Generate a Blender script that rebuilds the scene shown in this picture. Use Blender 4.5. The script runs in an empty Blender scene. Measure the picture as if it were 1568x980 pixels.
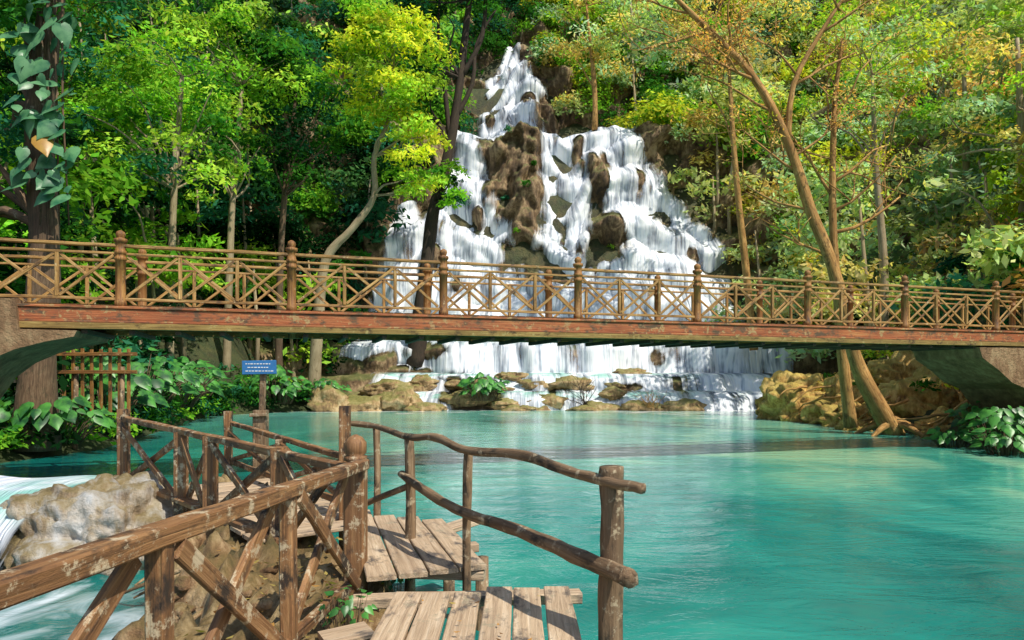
import bpy, math, random
import numpy as np
from mathutils import Vector, noise
random.seed(7); rng=np.random.default_rng(11)
S=bpy.context.scene
V=Vector
# ---------------------------------------------------------------- materials
def newmat(name):
    m=bpy.data.materials.new(name); m.use_nodes=True
    nt=m.node_tree; nt.nodes.clear()
    out=nt.nodes.new('ShaderNodeOutputMaterial')
    return m,nt,out
def N(nt,t,**kw):
    n=nt.nodes.new(t)
    for k,v in kw.items():
        n.inputs[k.replace('__',' ')].default_value=v
    return n
def ramp(nt,fac,stops):
    r=nt.nodes.new('ShaderNodeValToRGB'); e=r.color_ramp.elements
    while len(e)<len(stops): e.new(0.5)
    for i,(p,c) in enumerate(stops):
        e[i].position=p; e[i].color=(*c,1) if len(c)==3 else c
    nt.links.new(fac,r.inputs['Fac']); return r.outputs['Color']
def mixc(nt,fac,a,b,mode='MIX'):
    m=nt.nodes.new('ShaderNodeMix'); m.data_type='RGBA'; m.blend_type=mode
    for s,v in ((m.inputs[0],fac),(m.inputs[6],a),(m.inputs[7],b)):
        if hasattr(v,'links'): nt.links.new(v,s)
        elif isinstance(v,(int,float)): s.default_value=v
        else: s.default_value=(*v,1)
    return m.outputs[2]
def math_(nt,op,a,b=0.0,clamp=False):
    m=nt.nodes.new('ShaderNodeMath'); m.operation=op; m.use_clamp=clamp
    for s,v in ((m.inputs[0],a),(m.inputs[1],b)):
        if hasattr(v,'links'): nt.links.new(v,s)
        else: s.default_value=v
    return m.outputs[0]
def mapping(nt,vec,scale):
    m=nt.nodes.new('ShaderNodeVectorMath'); m.operation='MULTIPLY'
    nt.links.new(vec,m.inputs[0]); m.inputs[1].default_value=scale; return m.outputs[0]
def noisen(nt,vec,scale,detail=4,rough=.55,dist=0):
    n=nt.nodes.new('ShaderNodeTexNoise'); nt.links.new(vec,n.inputs['Vector'])
    n.inputs['Scale'].default_value=scale; n.inputs['Detail'].default_value=detail
    n.inputs['Roughness'].default_value=rough; n.inputs['Distortion'].default_value=dist
    return n.outputs['Fac']
def maprange(nt,v,a,b,c=0,d=1):
    m=nt.nodes.new('ShaderNodeMapRange'); nt.links.new(v,m.inputs[0])
    for i,x in enumerate((a,b,c,d)): m.inputs[i+1].default_value=x
    return m.outputs[0]
def bump(nt,h,strength,dist):
    b=nt.nodes.new('ShaderNodeBump'); nt.links.new(h,b.inputs['Height'])
    b.inputs['Strength'].default_value=strength; b.inputs['Distance'].default_value=dist
    return b.outputs['Normal']
def attr(nt,name,out='Vector'):
    a=nt.nodes.new('ShaderNodeAttribute'); a.attribute_name=name; return a.outputs[out]

def wood_mat(name,c1,c2,c3,blotch=(.03,.02,.015),bl=.5,rough=.75,spots=None,sp=.56,ss=14):
    m,nt,out=newmat(name); gc=attr(nt,'gc')
    g=noisen(nt,mapping(nt,gc,(1.6,32,32)),1.0,6,.65,.6)
    col=ramp(nt,g,[(.3,c1),(.5,c2),(.7,c3)])
    tone=noisen(nt,gc,.9,3,.5)
    col=mixc(nt,maprange(nt,tone,.35,.65,.0,.55),col,c1)
    b=noisen(nt,mapping(nt,gc,(1,2,2)),3.2,6,.7)
    bf=maprange(nt,b,bl,bl+.12)
    col=mixc(nt,bf,col,blotch)
    if spots:
        s=noisen(nt,gc,ss,7,.75); sf=maprange(nt,s,sp,sp+.06)
        col=mixc(nt,sf,col,spots)
    p=N(nt,'ShaderNodeBsdfPrincipled',Roughness=rough)
    nt.links.new(col,p.inputs['Base Color'])
    hh=math_(nt,'ADD',g,math_(nt,'MULTIPLY',b,.8))
    nt.links.new(bump(nt,hh,.9,.014),p.inputs['Normal'])
    nt.links.new(p.outputs[0],out.inputs[0]); return m
M_rust=wood_mat('rust_wood',(.12,.045,.012),(.32,.14,.03),(.5,.28,.08),(.08,.035,.015),.53,.65,(.42,.3,.14),.6,7)
M_gold=wood_mat('varnished_timber',(.16,.075,.018),(.42,.23,.06),(.66,.45,.18),(.10,.05,.018),.52,.6,(.55,.42,.22),.6,6)
M_beam=wood_mat('rusted_girder',(.2,.05,.018),(.42,.12,.035),(.48,.23,.08),(.10,.06,.03),.50,.7,(.38,.26,.11),.56,5)
M_low=wood_mat('stained_sill',(.12,.07,.016),(.3,.19,.05),(.42,.3,.1),(.06,.035,.012),.53,.8,(.36,.28,.1),.58,6)
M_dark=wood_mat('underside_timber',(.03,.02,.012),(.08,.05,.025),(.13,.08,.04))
M_rail=wood_mat('mossy_rail_wood',(.10,.045,.02),(.28,.135,.05),(.46,.26,.11),(.035,.022,.015),.5,.65,(.5,.4,.26),.54,8)
M_log=wood_mat('weathered_log',(.09,.055,.03),(.25,.155,.08),(.42,.3,.18),(.035,.027,.018),.51,.78,(.42,.34,.22),.56,9)
M_plank=wood_mat('footworn_plank',(.28,.19,.12),(.54,.40,.26),(.74,.6,.43),(.11,.09,.075),.53,.8,(.34,.28,.19),.58,7)
M_bark=wood_mat('bark',(.05,.03,.018),(.14,.085,.045),(.25,.17,.1),(.05,.045,.02),.55,.9,(.3,.26,.18),.6,2)
M_barkdark=wood_mat('bark_dark',(.02,.014,.01),(.05,.032,.02),(.1,.065,.04),(.02,.02,.01),.55,.9)
M_barkpale=wood_mat('bark_pale',(.2,.15,.08),(.36,.28,.17),(.5,.42,.28),(.12,.09,.04),.58,.9)
M_barkgold=wood_mat('bark_golden',(.18,.08,.018),(.46,.25,.07),(.72,.48,.19),(.12,.065,.02),.53,.9,(.3,.28,.07),.6)

def leaf_mat(name,trans=.45):
    m,nt,out=newmat(name); c=attr(nt,'Col','Color')
    d=N(nt,'ShaderNodeBsdfDiffuse'); nt.links.new(c,d.inputs[0])
    t=N(nt,'ShaderNodeBsdfTranslucent')
    tc=mixc(nt,1.0,c,(1.35,1.25,.5),'MULTIPLY'); nt.links.new(tc,t.inputs[0])
    mx=N(nt,'ShaderNodeMixShader'); mx.inputs[0].default_value=trans
    nt.links.new(d.outputs[0],mx.inputs[1]); nt.links.new(t.outputs[0],mx.inputs[2])
    nt.links.new(mx.outputs[0],out.inputs[0]); return m
M_leaf=leaf_mat('leaf')

def rock_mat(name,dark,mid,light,moss=(.05,.08,.02),mossf=.5,scale=1.0,streak=None):
    m,nt,out=newmat(name); g=nt.nodes.new('ShaderNodeNewGeometry'); pos=g.outputs['Position']
    n1=noisen(nt,pos,.55*scale,7,.62,.4); n2=noisen(nt,mapping(nt,pos,(1,1,.35)),3.2*scale,6,.65)
    f=math_(nt,'ADD',math_(nt,'MULTIPLY',n1,.55),math_(nt,'MULTIPLY',n2,.45))
    col=ramp(nt,f,[(.36,dark),(.49,mid),(.6,light)])
    sx=nt.nodes.new('ShaderNodeSeparateXYZ'); nt.links.new(g.outputs['Normal'],sx.inputs[0])
    up=maprange(nt,math_(nt,'ADD',sx.outputs['Z'],math_(nt,'MULTIPLY',noisen(nt,pos,1.3*scale,4),.8)),.75,1.15,0,mossf)
    col=mixc(nt,up,col,moss)
    if streak:
        s=noisen(nt,mapping(nt,pos,(7,7,.8)),1.1,5,.6,.2); s2=noisen(nt,pos,1.6,3)
        sf=maprange(nt,math_(nt,'ADD',s,math_(nt,'MULTIPLY',math_(nt,'SUBTRACT',s2,.5),1.2)),.5,.85,0,.75)
        col=mixc(nt,sf,col,streak)
    p=N(nt,'ShaderNodeBsdfPrincipled',Roughness=.7); nt.links.new(col,p.inputs['Base Color'])
    hb=noisen(nt,pos,5*scale,8,.72)
    nt.links.new(bump(nt,hb,1.0,.16/scale),p.inputs['Normal'])
    nt.links.new(p.outputs[0],out.inputs[0]); return m
M_cliff=rock_mat('travertine_cliff',(.025,.015,.008),(.15,.09,.04),(.44,.31,.17),(.10,.15,.025),.55,.9)
M_rock=rock_mat('shore_rock',(.08,.045,.02),(.36,.23,.1),(.6,.44,.24),(.14,.18,.03),.6,1.6)
M_gold_rock=rock_mat('dry_bank_rock',(.10,.045,.012),(.5,.28,.06),(.8,.55,.18),(.38,.34,.06),.5,2.2)
M_pale=rock_mat('wet_travertine',(.08,.05,.03),(.34,.25,.15),(.62,.54,.44),(.2,.16,.03),.45,2.4,(.66,.68,.7))
M_mud=rock_mat('muddy_bank',(.06,.032,.016),(.26,.145,.065),(.55,.38,.21),(.12,.13,.02),.35,4)
M_ground=rock_mat('forest_floor',(.012,.014,.006),(.05,.045,.016),(.11,.09,.03),(.03,.06,.012),.7,1)
M_conc=rock_mat('stained_concrete',(.12,.06,.025),(.26,.15,.07),(.4,.27,.14),(.14,.11,.04),.3,2)

def fall_mat():
    m,nt,out=newmat('falling_water'); fc=attr(nt,'fc')
    s=nt.nodes.new('ShaderNodeSeparateXYZ'); nt.links.new(fc,s.inputs[0])
    v=mapping(nt,fc,(1,1,0))
    st=noisen(nt,mapping(nt,v,(5.5,.24,0)),1.0,4,.55,.2)
    st2=noisen(nt,mapping(nt,v,(1.5,.18,0)),1.0,4,.55,.4)
    st3=noisen(nt,mapping(nt,v,(.6,.34,0)),1.0,3,.55,.3)
    a=math_(nt,'ADD',s.outputs['Z'],math_(nt,'ADD',math_(nt,'MULTIPLY',math_(nt,'SUBTRACT',st,.5),1.1),math_(nt,'ADD',math_(nt,'MULTIPLY',math_(nt,'SUBTRACT',st2,.5),2.1),math_(nt,'MULTIPLY',math_(nt,'SUBTRACT',st3,.5),2.0))))
    al=maprange(nt,a,.28,1.08)
    mixn=math_(nt,'ADD',math_(nt,'MULTIPLY',st,.35),math_(nt,'ADD',math_(nt,'MULTIPLY',st2,.38),math_(nt,'MULTIPLY',st3,.27)))
    col=ramp(nt,mixn,[(.34,(.26,.35,.52)),(.43,(.5,.59,.74)),(.51,(.78,.82,.88)),(.6,(.9,.91,.92))])  # blue low-streak stops are shadow tones painted into the white water
    g=nt.nodes.new('ShaderNodeNewGeometry'); gs=nt.nodes.new('ShaderNodeSeparateXYZ'); nt.links.new(g.outputs['Normal'],gs.inputs[0])
    ps=nt.nodes.new('ShaderNodeSeparateXYZ'); nt.links.new(g.outputs['Position'],ps.inputs[0])
    pool=math_(nt,'MULTIPLY',maprange(nt,math_(nt,'ABSOLUTE',gs.outputs['Z']),.72,.93),maprange(nt,ps.outputs['Z'],5.5,2.8))
    pn=noisen(nt,mapping(nt,g.outputs['Position'],(.7,1.2,1)),1,4)
    pool=math_(nt,'MULTIPLY',math_(nt,'MULTIPLY',pool,maprange(nt,pn,.42,.58)),maprange(nt,ps.outputs['X'],14,9,.2,1))
    col=mixc(nt,pool,col,(.25,.52,.46))
    p=N(nt,'ShaderNodeBsdfPrincipled',Roughness=.5)
    nt.links.new(col,p.inputs['Base Color'])
    nt.links.new(bump(nt,mixn,.6,.4),p.inputs['Normal'])
    tr=N(nt,'ShaderNodeBsdfTransparent'); mx=N(nt,'ShaderNodeMixShader')
    nt.links.new(al,mx.inputs[0]); nt.links.new(tr.outputs[0],mx.inputs[1]); nt.links.new(p.outputs[0],mx.inputs[2])
    nt.links.new(mx.outputs[0],out.inputs[0]); return m
M_fall=fall_mat()
def lake_mat():
    m,nt,out=newmat('turquoise_water'); g=nt.nodes.new('ShaderNodeNewGeometry'); pos=g.outputs['Position']
    s=nt.nodes.new('ShaderNodeSeparateXYZ'); nt.links.new(pos,s.inputs[0])
    x,y=s.outputs['X'],s.outputs['Y']
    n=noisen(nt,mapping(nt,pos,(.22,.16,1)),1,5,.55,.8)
    f=math_(nt,'ADD',math_(nt,'ADD',maprange(nt,x,-9,9,-.1,.45),maprange(nt,y,3,17,-.05,.35)),math_(nt,'MULTIPLY',math_(nt,'SUBTRACT',n,.5),2.3),True)  # left-to-right gradient paints shade on the left, sun on the right
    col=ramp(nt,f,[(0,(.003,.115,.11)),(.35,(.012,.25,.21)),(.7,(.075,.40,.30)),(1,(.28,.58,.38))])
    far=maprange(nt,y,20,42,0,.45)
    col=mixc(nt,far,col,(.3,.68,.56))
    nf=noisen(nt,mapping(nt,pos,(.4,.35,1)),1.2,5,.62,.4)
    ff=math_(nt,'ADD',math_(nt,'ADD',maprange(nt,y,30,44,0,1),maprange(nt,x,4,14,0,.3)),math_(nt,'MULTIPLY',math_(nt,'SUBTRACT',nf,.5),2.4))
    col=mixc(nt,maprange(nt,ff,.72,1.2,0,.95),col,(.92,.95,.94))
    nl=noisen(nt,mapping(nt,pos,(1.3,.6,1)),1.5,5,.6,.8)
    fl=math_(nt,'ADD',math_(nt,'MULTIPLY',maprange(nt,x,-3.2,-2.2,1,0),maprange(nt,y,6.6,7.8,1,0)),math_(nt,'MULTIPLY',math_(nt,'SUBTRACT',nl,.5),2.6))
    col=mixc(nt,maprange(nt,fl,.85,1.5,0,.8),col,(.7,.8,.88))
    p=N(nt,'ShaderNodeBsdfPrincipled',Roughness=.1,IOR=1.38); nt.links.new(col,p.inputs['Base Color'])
    w=noisen(nt,mapping(nt,pos,(.8,1.6,1)),1.1,5,.6,.6)
    nt.links.new(bump(nt,w,.3,.13),p.inputs['Normal'])
    nt.links.new(p.outputs[0],out.inputs[0]); return m
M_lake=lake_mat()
def flat_mat(name,c,r=.6):
    m,nt,out=newmat(name); g=nt.nodes.new('ShaderNodeNewGeometry')
    n=noisen(nt,g.outputs['Position'],14,4)
    col=mixc(nt,maprange(nt,n,.4,.7,0,.35),c,tuple(q*.5 for q in c))
    p=N(nt,'ShaderNodeBsdfPrincipled',Roughness=r); nt.links.new(col,p.inputs['Base Color'])
    nt.links.new(p.outputs[0],out.inputs[0]); return m
M_blue=flat_mat('blue_sign_paint',(.03,.17,.42)); M_white=flat_mat('white_paint',(.75,.78,.8))

# ---------------------------------------------------------------- mesh helpers
def link(o,parent=None):
    S.collection.objects.link(o)
    if parent: o.parent=parent
    return o
def empty(name):
    e=bpy.data.objects.new(name,None); e.empty_display_size=.3
    S.collection.objects.link(e); return e
class MB:
    def __init__(s): s.v=[];s.f=[];s.mi=[];s.sm=[];s.gc=[]
    def add(s,vs,fs,mi=0,smooth=False,gc=None):
        b=len(s.v); s.v+= [tuple(q) for q in vs]
        s.gc+= gc if gc else [tuple(q) for q in vs]
        for f in fs: s.f.append(tuple(b+i for i in f)); s.mi.append(mi); s.sm.append(smooth)
    def sweep(s,pts,secs,mi=0,up=None,smooth=False):
        pts=[V(p) for p in pts]; n=len(pts); vs=[];gc=[]
        off=(random.uniform(0,60),random.uniform(0,60),random.uniform(0,60))
        if up is None:
            d=(pts[-1]-pts[0]).normalized(); up=V((0,0,1)) if abs(d.z)<.8 else V((.1,1,.05))
        up=V(up); L=0; k=len(secs[0])
        for i,p in enumerate(pts):
            t=(pts[min(i+1,n-1)]-pts[max(i-1,0)]).normalized()
            sd=t.cross(up).normalized(); nn=sd.cross(t)
            if i: L+=(p-pts[i-1]).length
            for a,b in secs[i]:
                vs.append(p+sd*a+nn*b); gc.append((L+off[0],a+off[1],b+off[2]))
        fs=[]
        for i in range(n-1):
            for j in range(k):
                j2=(j+1)%k; fs.append((i*k+j,i*k+j2,(i+1)*k+j2,(i+1)*k+j))
        fs.append(tuple(range(k-1,-1,-1))); fs.append(tuple((n-1)*k+j for j in range(k)))
        s.add(vs,fs,mi,smooth,gc)
    def beam(s,a,b,w,h,mi=0,up=None,ch=.008,wear=0):
        ch=min(ch,w*.2,h*.2); a=V(a);b=V(b)
        n=max(2,int((b-a).length/.25)) if wear else 2
        secs=[];pts=[];sd=random.uniform(0,99)
        for i in range(n):
            k=1+wear*noise.noise((i*.9,sd,0)); x,y=w/2*k,h/2*(1+wear*noise.noise((i*.9,sd,5)))
            secs.append([(-x+ch,-y),(x-ch,-y),(x,-y+ch),(x,y-ch),(x-ch,y),(-x+ch,y),(-x,y-ch),(-x,-y+ch)])
            p=a.lerp(b,i/(n-1)); 
            if 0<i<n-1: p=p+V((noise.noise((i*.5,sd,9)),noise.noise((i*.5,sd,12)),noise.noise((i*.5,sd,15))))*wear*.06
            pts.append(p)
        s.sweep(pts,secs,mi,up)
    def tube(s,pts,rad,mi=0,k=10,wob=.0,up=None,sub=0):
        pts=[V(p) for p in pts]; rad=list(rad)
        if sub:
            P=[];R=[];n=len(pts)
            for i in range(n-1):
                p0=pts[max(i-1,0)];p1=pts[i];p2=pts[i+1];p3=pts[min(i+2,n-1)]
                for q in range(sub):
                    t=q/sub
                    P.append(.5*((2*p1)+(p2-p0)*t+(2*p0-5*p1+4*p2-p3)*t*t+(3*p1-p0-3*p2+p3)*t**3))
                    R.append(rad[i]*(1-t)+rad[i+1]*t)
            P.append(pts[-1]);R.append(rad[-1]); pts,rad=P,R
        secs=[]; sd=random.uniform(0,99)
        for i,r in enumerate(rad):
            sec=[]
            for j in range(k):
                c_,s_=math.cos(2*math.pi*j/k),math.sin(2*math.pi*j/k)
                q=r*(1+wob*noise.noise((c_*1.5,s_*1.5,i*.45+sd))); sec.append((q*c_,q*s_))
            secs.append(sec)
        s.sweep(pts,secs,mi,up,True)
    def build(s,name,mats,parent=None):
        me=bpy.data.meshes.new(name); me.from_pydata(s.v,[],s.f)
        a=me.attributes.new('gc','FLOAT_VECTOR','POINT'); a.data.foreach_set('vector',np.array(s.gc,dtype=np.float32).ravel())
        for m in mats: me.materials.append(m)
        me.polygons.foreach_set('material_index',s.mi); me.polygons.foreach_set('use_smooth',s.sm)
        me.update(); o=bpy.data.objects.new(name,me); return link(o,parent)

def unit(a): return a/np.maximum(np.linalg.norm(a,axis=-1,keepdims=True),1e-6)
class FO:
    def __init__(s): s.q=[];s.c=[]
    def leaves(s,C,Nn,size,col,asp=.42):
        n=len(C); t=unit(np.cross(Nn,rng.normal(size=(n,3)))); b=np.cross(Nn,t)
        sz=size[:,None]
        q=np.stack([C+t*sz,C+b*sz*asp-Nn*sz*.12,C-t*sz,C-b*sz*asp-Nn*sz*.12],1)
        s.q.append(q); s.c.append(np.repeat(col,4,axis=0))
    def clump(s,c,r,n,size,col,var=.35,asp=.42,fill=.55):
        c=np.array(c);r=np.array(r) if np.ndim(r) else np.array([r,r,r*.75])
        d=unit(rng.normal(size=(n,3))); d[:,2]=np.where(d[:,2]<-.35,-d[:,2],d[:,2])
        rr=fill+(1.12-fill)*rng.random((n,1))**.6
        lump=1+.3*np.sin(d[:,:1]*7+c[0])*np.cos(d[:,1:2]*6+c[1])+.18*np.sin(d[:,2:]*11+c[2])
        C=c+d*r*rr*lump
        Nn=unit(d*.6+np.array([.1,-.25,.5])+rng.normal(size=(n,3))*.55)
        k=(1-var+2*var*rng.random((n,1)))
        hue=1+(.3*(rng.random((n,3))-.5))*np.array([1.6,.5,.8])
        s.leaves(C,Nn,size*(.55+.9*rng.random(n)),np.array(col)*k*hue,asp)
    def crown(s,c,R,nc,cr,nl,size,cols,var=.3,shell=.35):
        cs=[]
        for i in range(nc):
            d=unit(rng.normal(size=(1,3)))[0]; 
            p=np.array(c)+d*np.array(R)*(shell+(1-shell)*rng.random()**.5)
            q=cr*(.5+.85*rng.random()); col=np.array(random.choice(cols))*(.65+.75*rng.random())
            s.clump(p,(q,q,q*.58),int(nl*(q/cr)**1.5)+8,size,col,var); cs.append(p)
        return cs
    def build(s,name,mat,parent=None):
        q=np.concatenate(s.q).reshape(-1,3).astype(np.float32); c=np.concatenate(s.c).astype(np.float32)
        n=len(q); me=bpy.data.meshes.new(name)
        me.vertices.add(n); me.vertices.foreach_set('co',q.ravel())
        me.loops.add(n); me.loops.foreach_set('vertex_index',np.arange(n,dtype=np.int32))
        me.polygons.add(n//4); me.polygons.foreach_set('loop_start',np.arange(0,n,4,dtype=np.int32))
        a=me.attributes.new('Col','FLOAT_COLOR','POINT')
        a.data.foreach_set('color',np.concatenate([np.clip(c,0,.9),np.ones((n,1),np.float32)],1).ravel())
        me.materials.append(mat); me.update(); me.validate()
        return link(bpy.data.objects.new(name,me),parent)

DK=(.01,.05,.014);MD=(.05,.2,.025);BR=(.2,.47,.035);YL=(.52,.6,.05);PA=(.48,.64,.24);OR=(.8,.45,.14);BG=(.035,.18,.09);LM=(.36,.6,.06);GO=(.72,.58,.18);PG=(.42,.64,.38)

# ---------------------------------------------------------------- terrain
PY=[43.4,44.2,45,46.5,47,47.6,49.6,50.2,50.8,55,56.5,57.5,58.5,59.5,61,62,63.5,64.4,65.5,72,73.2,75.2,76.2,78.5,80,84,112]
PZ=[-1.2,.5,.9,1.0,1.8,2.1,2.25,4.2,4.5,5,6,10,11,15,16.5,20,21.5,25,25.8,26.6,31,32,36.5,37.5,41,46,78]
def sst(a,b,x):
    t=min(1,max(0,(x-a)/(b-a))); return t*t*(3-2*t)
def shore(y):
    return (np.interp(y,[-30,15,20,37,44],[-14,-12.8,-12.0,-16.5,-12]), np.interp(y,[-30,12,18,22,25,32,38,44],[16.5,15.5,14.0,14.6,15,14,15.5,20]))
def hgt(x,y):
    xl,xr=shore(y)
    d=max(xl-x,x-xr,y-44.5); back=-9-y
    if back>d: return min(back*.5,.9)+.02*max(0,back)
    n=noise.noise((x*.12,y*.12,3))
    if d<0: z=max(-1.6,d*.6)
    else:
        z=min(d*.7,.9)+max(0,d-3)*1.0; z=min(z,82)+n*min(d*.3,2)
        if y<12: z=min(z,2+ (d*.2))
    m=sst(44,45.5,y)*sst(-19,-14,x)*(1-sst(22,27,x))
    if m>0: z=z*(1-m)+m*(np.interp(y,PY,PZ)-2.2)
    return z
gx=np.concatenate([np.linspace(-260,-45,18),np.linspace(-43,43,100),np.linspace(45,260,18)])
gy=np.concatenate([np.linspace(-200,-12,12),np.linspace(-10,95,120),np.linspace(100,300,14)])
vs=[(x,y,hgt(x,y)) for y in gy for x in gx]; nx=len(gx)
fs=[(j*nx+i,j*nx+i+1,(j+1)*nx+i+1,(j+1)*nx+i) for j in range(len(gy)-1) for i in range(nx-1)]
g=MB(); g.add(vs,fs,0,True); g.build('ground',[M_ground])
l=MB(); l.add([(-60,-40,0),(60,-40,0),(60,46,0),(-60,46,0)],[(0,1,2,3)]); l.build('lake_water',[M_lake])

# ---------------------------------------------------------------- cliff + waterfall
STR=[
 [(40.5,-1.2,1.0),(38.5,-1.9,1.4),(36,-2.9,2.6),(33.5,-3.6,3.8),(31,-3.8,2.6),(27,-4.2,4.0),(26,-3.5,4)],
 [(26.6,-5.8,9.5),(25.9,-5.5,11.8),(25.6,-5.2,12)],
 [(26,1.9,7.5),(22,2.2,7.5),(18.4,2.3,7.6),(15,2.0,7.4),(10.8,1.4,7.4),(6,.5,8)],
 [(26,5.6,12.2),(23,6.4,12.9),(21,8.4,13.5),(17.7,7.9,15.6),(14,9.0,18.2),(10.9,6.2,19),(6,4,19.5)],
 [(26,-6,-3.1),(24,-6,-2.7),(21.3,-6,-1.4),(17,-7.6,-.2),(14,-8.8,.8),(10.5,-10.2,1.6),(6,-12,2.5)],
 [(17.5,-10.6,-8.2),(14,-11.4,-7.0),(11,-12,-7.0),(6,-12,-6)],
 [(10.6,-12,19),(8,-12.8,19.4),(4.9,-13,19.5)],
 [(5.2,-13.3,20.4),(4.4,-13.2,20.6),(3.4,-12.8,20.6),(2.2,-4,20.6),(2.0,-8,20.6)],
 [(2.3,11.3,20.6),(1,11.3,20.6),(-.6,11.3,20.6)],
 [(2.2,-2,11.5),(1.6,-1.5,11.5),(.9,-1,11.5),(-.6,-1,11.5)],
 [(2.3,-9.6,-4.2),(1.2,-9.8,-4),(-.6,-8.6,-3.4)],
]
ISL=[(-.2,22,2.2,4.3,1.7),(1.0,17.2,1.1,2.4,1.0),(8.0,19.8,.8,2.4,.9),(6.2,23.6,.4,1.5,.6),(8.2,13.7,2.0,1.8,-1.1),(1.0,13.2,1.7,1.8,-1.1),(-6.8,12.4,.6,1.0,.4),
     (-6,4,1.4,.45,.3),(-9.5,3.3,1.0,.6,.5),(13.6,15.8,.8,.6,.4),(-2.4,30.6,.5,1.1,.5),(1.7,31.8,.7,.8,.6),(3.4,1.2,1.0,.35,.2),(8,1.3,.9,.3,.2),(11.6,9,.6,.4,.3),(10.6,3.4,.4,.5,.3),(-3,16.6,.4,1.2,.4),(11.6,20,.4,1.0,.4),(15.6,12.2,.5,.7,.3),(-4.6,10.5,.5,.7,.3),(4.6,16,.3,1.0,.3)]
def flow(x,z):
    f=0
    xx=x+.6*noise.noise((x*.3,0,z*.35))
    for st in STR:
        if z>st[0][0] or z<st[-1][0]: continue
        for a,b in zip(st[:-1],st[1:]):
            if b[0]<=z<=a[0]:
                t=(a[0]-z)/(a[0]-b[0]); L=a[1]+(b[1]-a[1])*t; R=a[2]+(b[2]-a[2])*t
                e=1.0
                f=max(f,sst(-.2,e,xx-L)*sst(-.2,e,R-xx)); break
    p=0
    for ix,iz,rx,rz,ph in ISL:
        if abs(x-ix)>rx*1.9 or abs(z-iz)>rz*1.9: continue
        d=math.hypot((x-ix)/rx,(z-iz)/rz)+.6*noise.noise((x*1.2,2,z*.7))+.2*noise.noise((x*4,2,z*1.5))
        k=1-sst(.6,1.4,d)
        if k>0: f*=1-k; p+=ph*(1-sst(.3,1.3,d))
    return f,p
SL=np.concatenate([[0],np.cumsum(np.hypot(np.diff(PY),np.diff(PZ)))])
ss=np.arange(0,SL[-1]-22,.22); xs=np.arange(-24,33,.2)
W=len(xs); rv=[];fc=[];fl=np.zeros((len(ss),W))
for j,s_ in enumerate(ss):
    Y=float(np.interp(s_,SL,PY)); Z=float(np.interp(s_,SL,PZ))
    hi=sst(3,9,Z); hi2=sst(5,7,Z)
    for i,x in enumerate(xs):
        f,p=flow(x,Z); fl[j,i]=f
        amp=.4+.8*hi
        n1=noise.fractal((x*.35,Y*.3,Z*.28),1.0,2.0,6)
        n2=noise.noise((x*.13,1,Z*.09)); n3=noise.noise((x*.2+7,0,Z*.03))
        q=Z/(4.0+.8*n2)+1.2*noise.noise((x*.16,4,Z*.02))+.35*noise.noise((x*.5,8,0)); q-=math.floor(q)
        saw=(q if q<.65 else .65*(1-(q-.65)/.35))-.33
        cur=.22*math.sin(x*2.1+3*n2)
        dy=-(n1*amp*(1.8-1.3*f))-p-n2*1.8*hi-saw*1.9*hi2+cur*f*.8
        dz=n3*(1.3*hi+.12)+n1*.25*(1-f)
        if hi2<1: dy-= 1.3*(noise.noise((x*.35,3,Z*.15)))*(1-hi2)*f+.3*noise.noise((x*1.1,5,Z*.3))
        if x>20.5: dy-= (x-20.5)*.7
        if x<-13: dy-= (-13-x)*.5
        rv.append((x,Y+dy,Z+dz)); fc.append((x,s_,f))
RG=np.array(rv).reshape(len(ss),W,3)
nr=unit(np.cross(np.gradient(RG,axis=1),np.gradient(RG,axis=0)))  # outward (towards the pool / up)
nr*=np.where((nr[...,1:2]*-.8+nr[...,2:3]*.4)<0,-1.0,1.0)*1.0
wv=(RG+nr*.2).reshape(-1,3).tolist()
fs=[];wf=[]
for j in range(len(ss)-1):
    for i in range(W-1):
        q=(j*W+i,j*W+i+1,(j+1)*W+i+1,(j+1)*W+i); fs.append(q)
        if max(fl[j,i],fl[j,i+1],fl[j+1,i],fl[j+1,i+1])>.05: wf.append(q)
c=MB(); c.add(rv,fs,0,True); c.build('travertine_cliff',[M_cliff])
me=bpy.data.meshes.new('waterfall'); me.from_pydata(wv,[],wf)
a=me.attributes.new('fc','FLOAT_VECTOR','POINT'); a.data.foreach_set('vector',np.array(fc,dtype=np.float32).ravel())
me.materials.append(M_fall); me.polygons.foreach_set('use_smooth',[True]*len(wf)); me.update()
link(bpy.data.objects.new('waterfall',me))

cv=FO(); cnt=0
while cnt<700:
    s_=rng.uniform(6,SL[-1]-22); x=rng.uniform(-24,33); Y=float(np.interp(s_,SL,PY)); Z=float(np.interp(s_,SL,PZ))
    j=int(s_/.22); i=int((x+24)/.2)
    if j>=len(ss) or i>=W: continue
    i0,i1=max(0,i-5),min(W,i+6); j0,j1=max(0,j-4),min(len(ss),j+5)
    island=abs(x)<9.5 and 12<Z<26.8
    if fl[j0:j1,i0:i1].max()>.05 and not (island and fl[j,i]<.02): continue
    pr=1.0
    if -4<x<9.5 and 12<Z<26.8: pr=.4 if Z<24 else .7
    if 10<x<19 and 8<Z<25: pr=.4
    if Z<6: pr=.25
    if -6<x<-3.5 and Z>14: pr=.5
    if rng.random()>pr: cnt+=.2; continue
    p=rv[j*W+i]; r=(rng.uniform(.25,.6) if island else rng.uniform(.5,1.5)) if pr<.75 else rng.uniform(1.1,2.4)
    right=x>3
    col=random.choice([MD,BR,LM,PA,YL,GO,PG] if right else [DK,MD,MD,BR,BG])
    col=np.array(col)*rng.uniform(.6,1.3)
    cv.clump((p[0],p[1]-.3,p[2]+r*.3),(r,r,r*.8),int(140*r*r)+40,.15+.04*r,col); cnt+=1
cv.build('cliff_vegetation',M_leaf)

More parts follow.
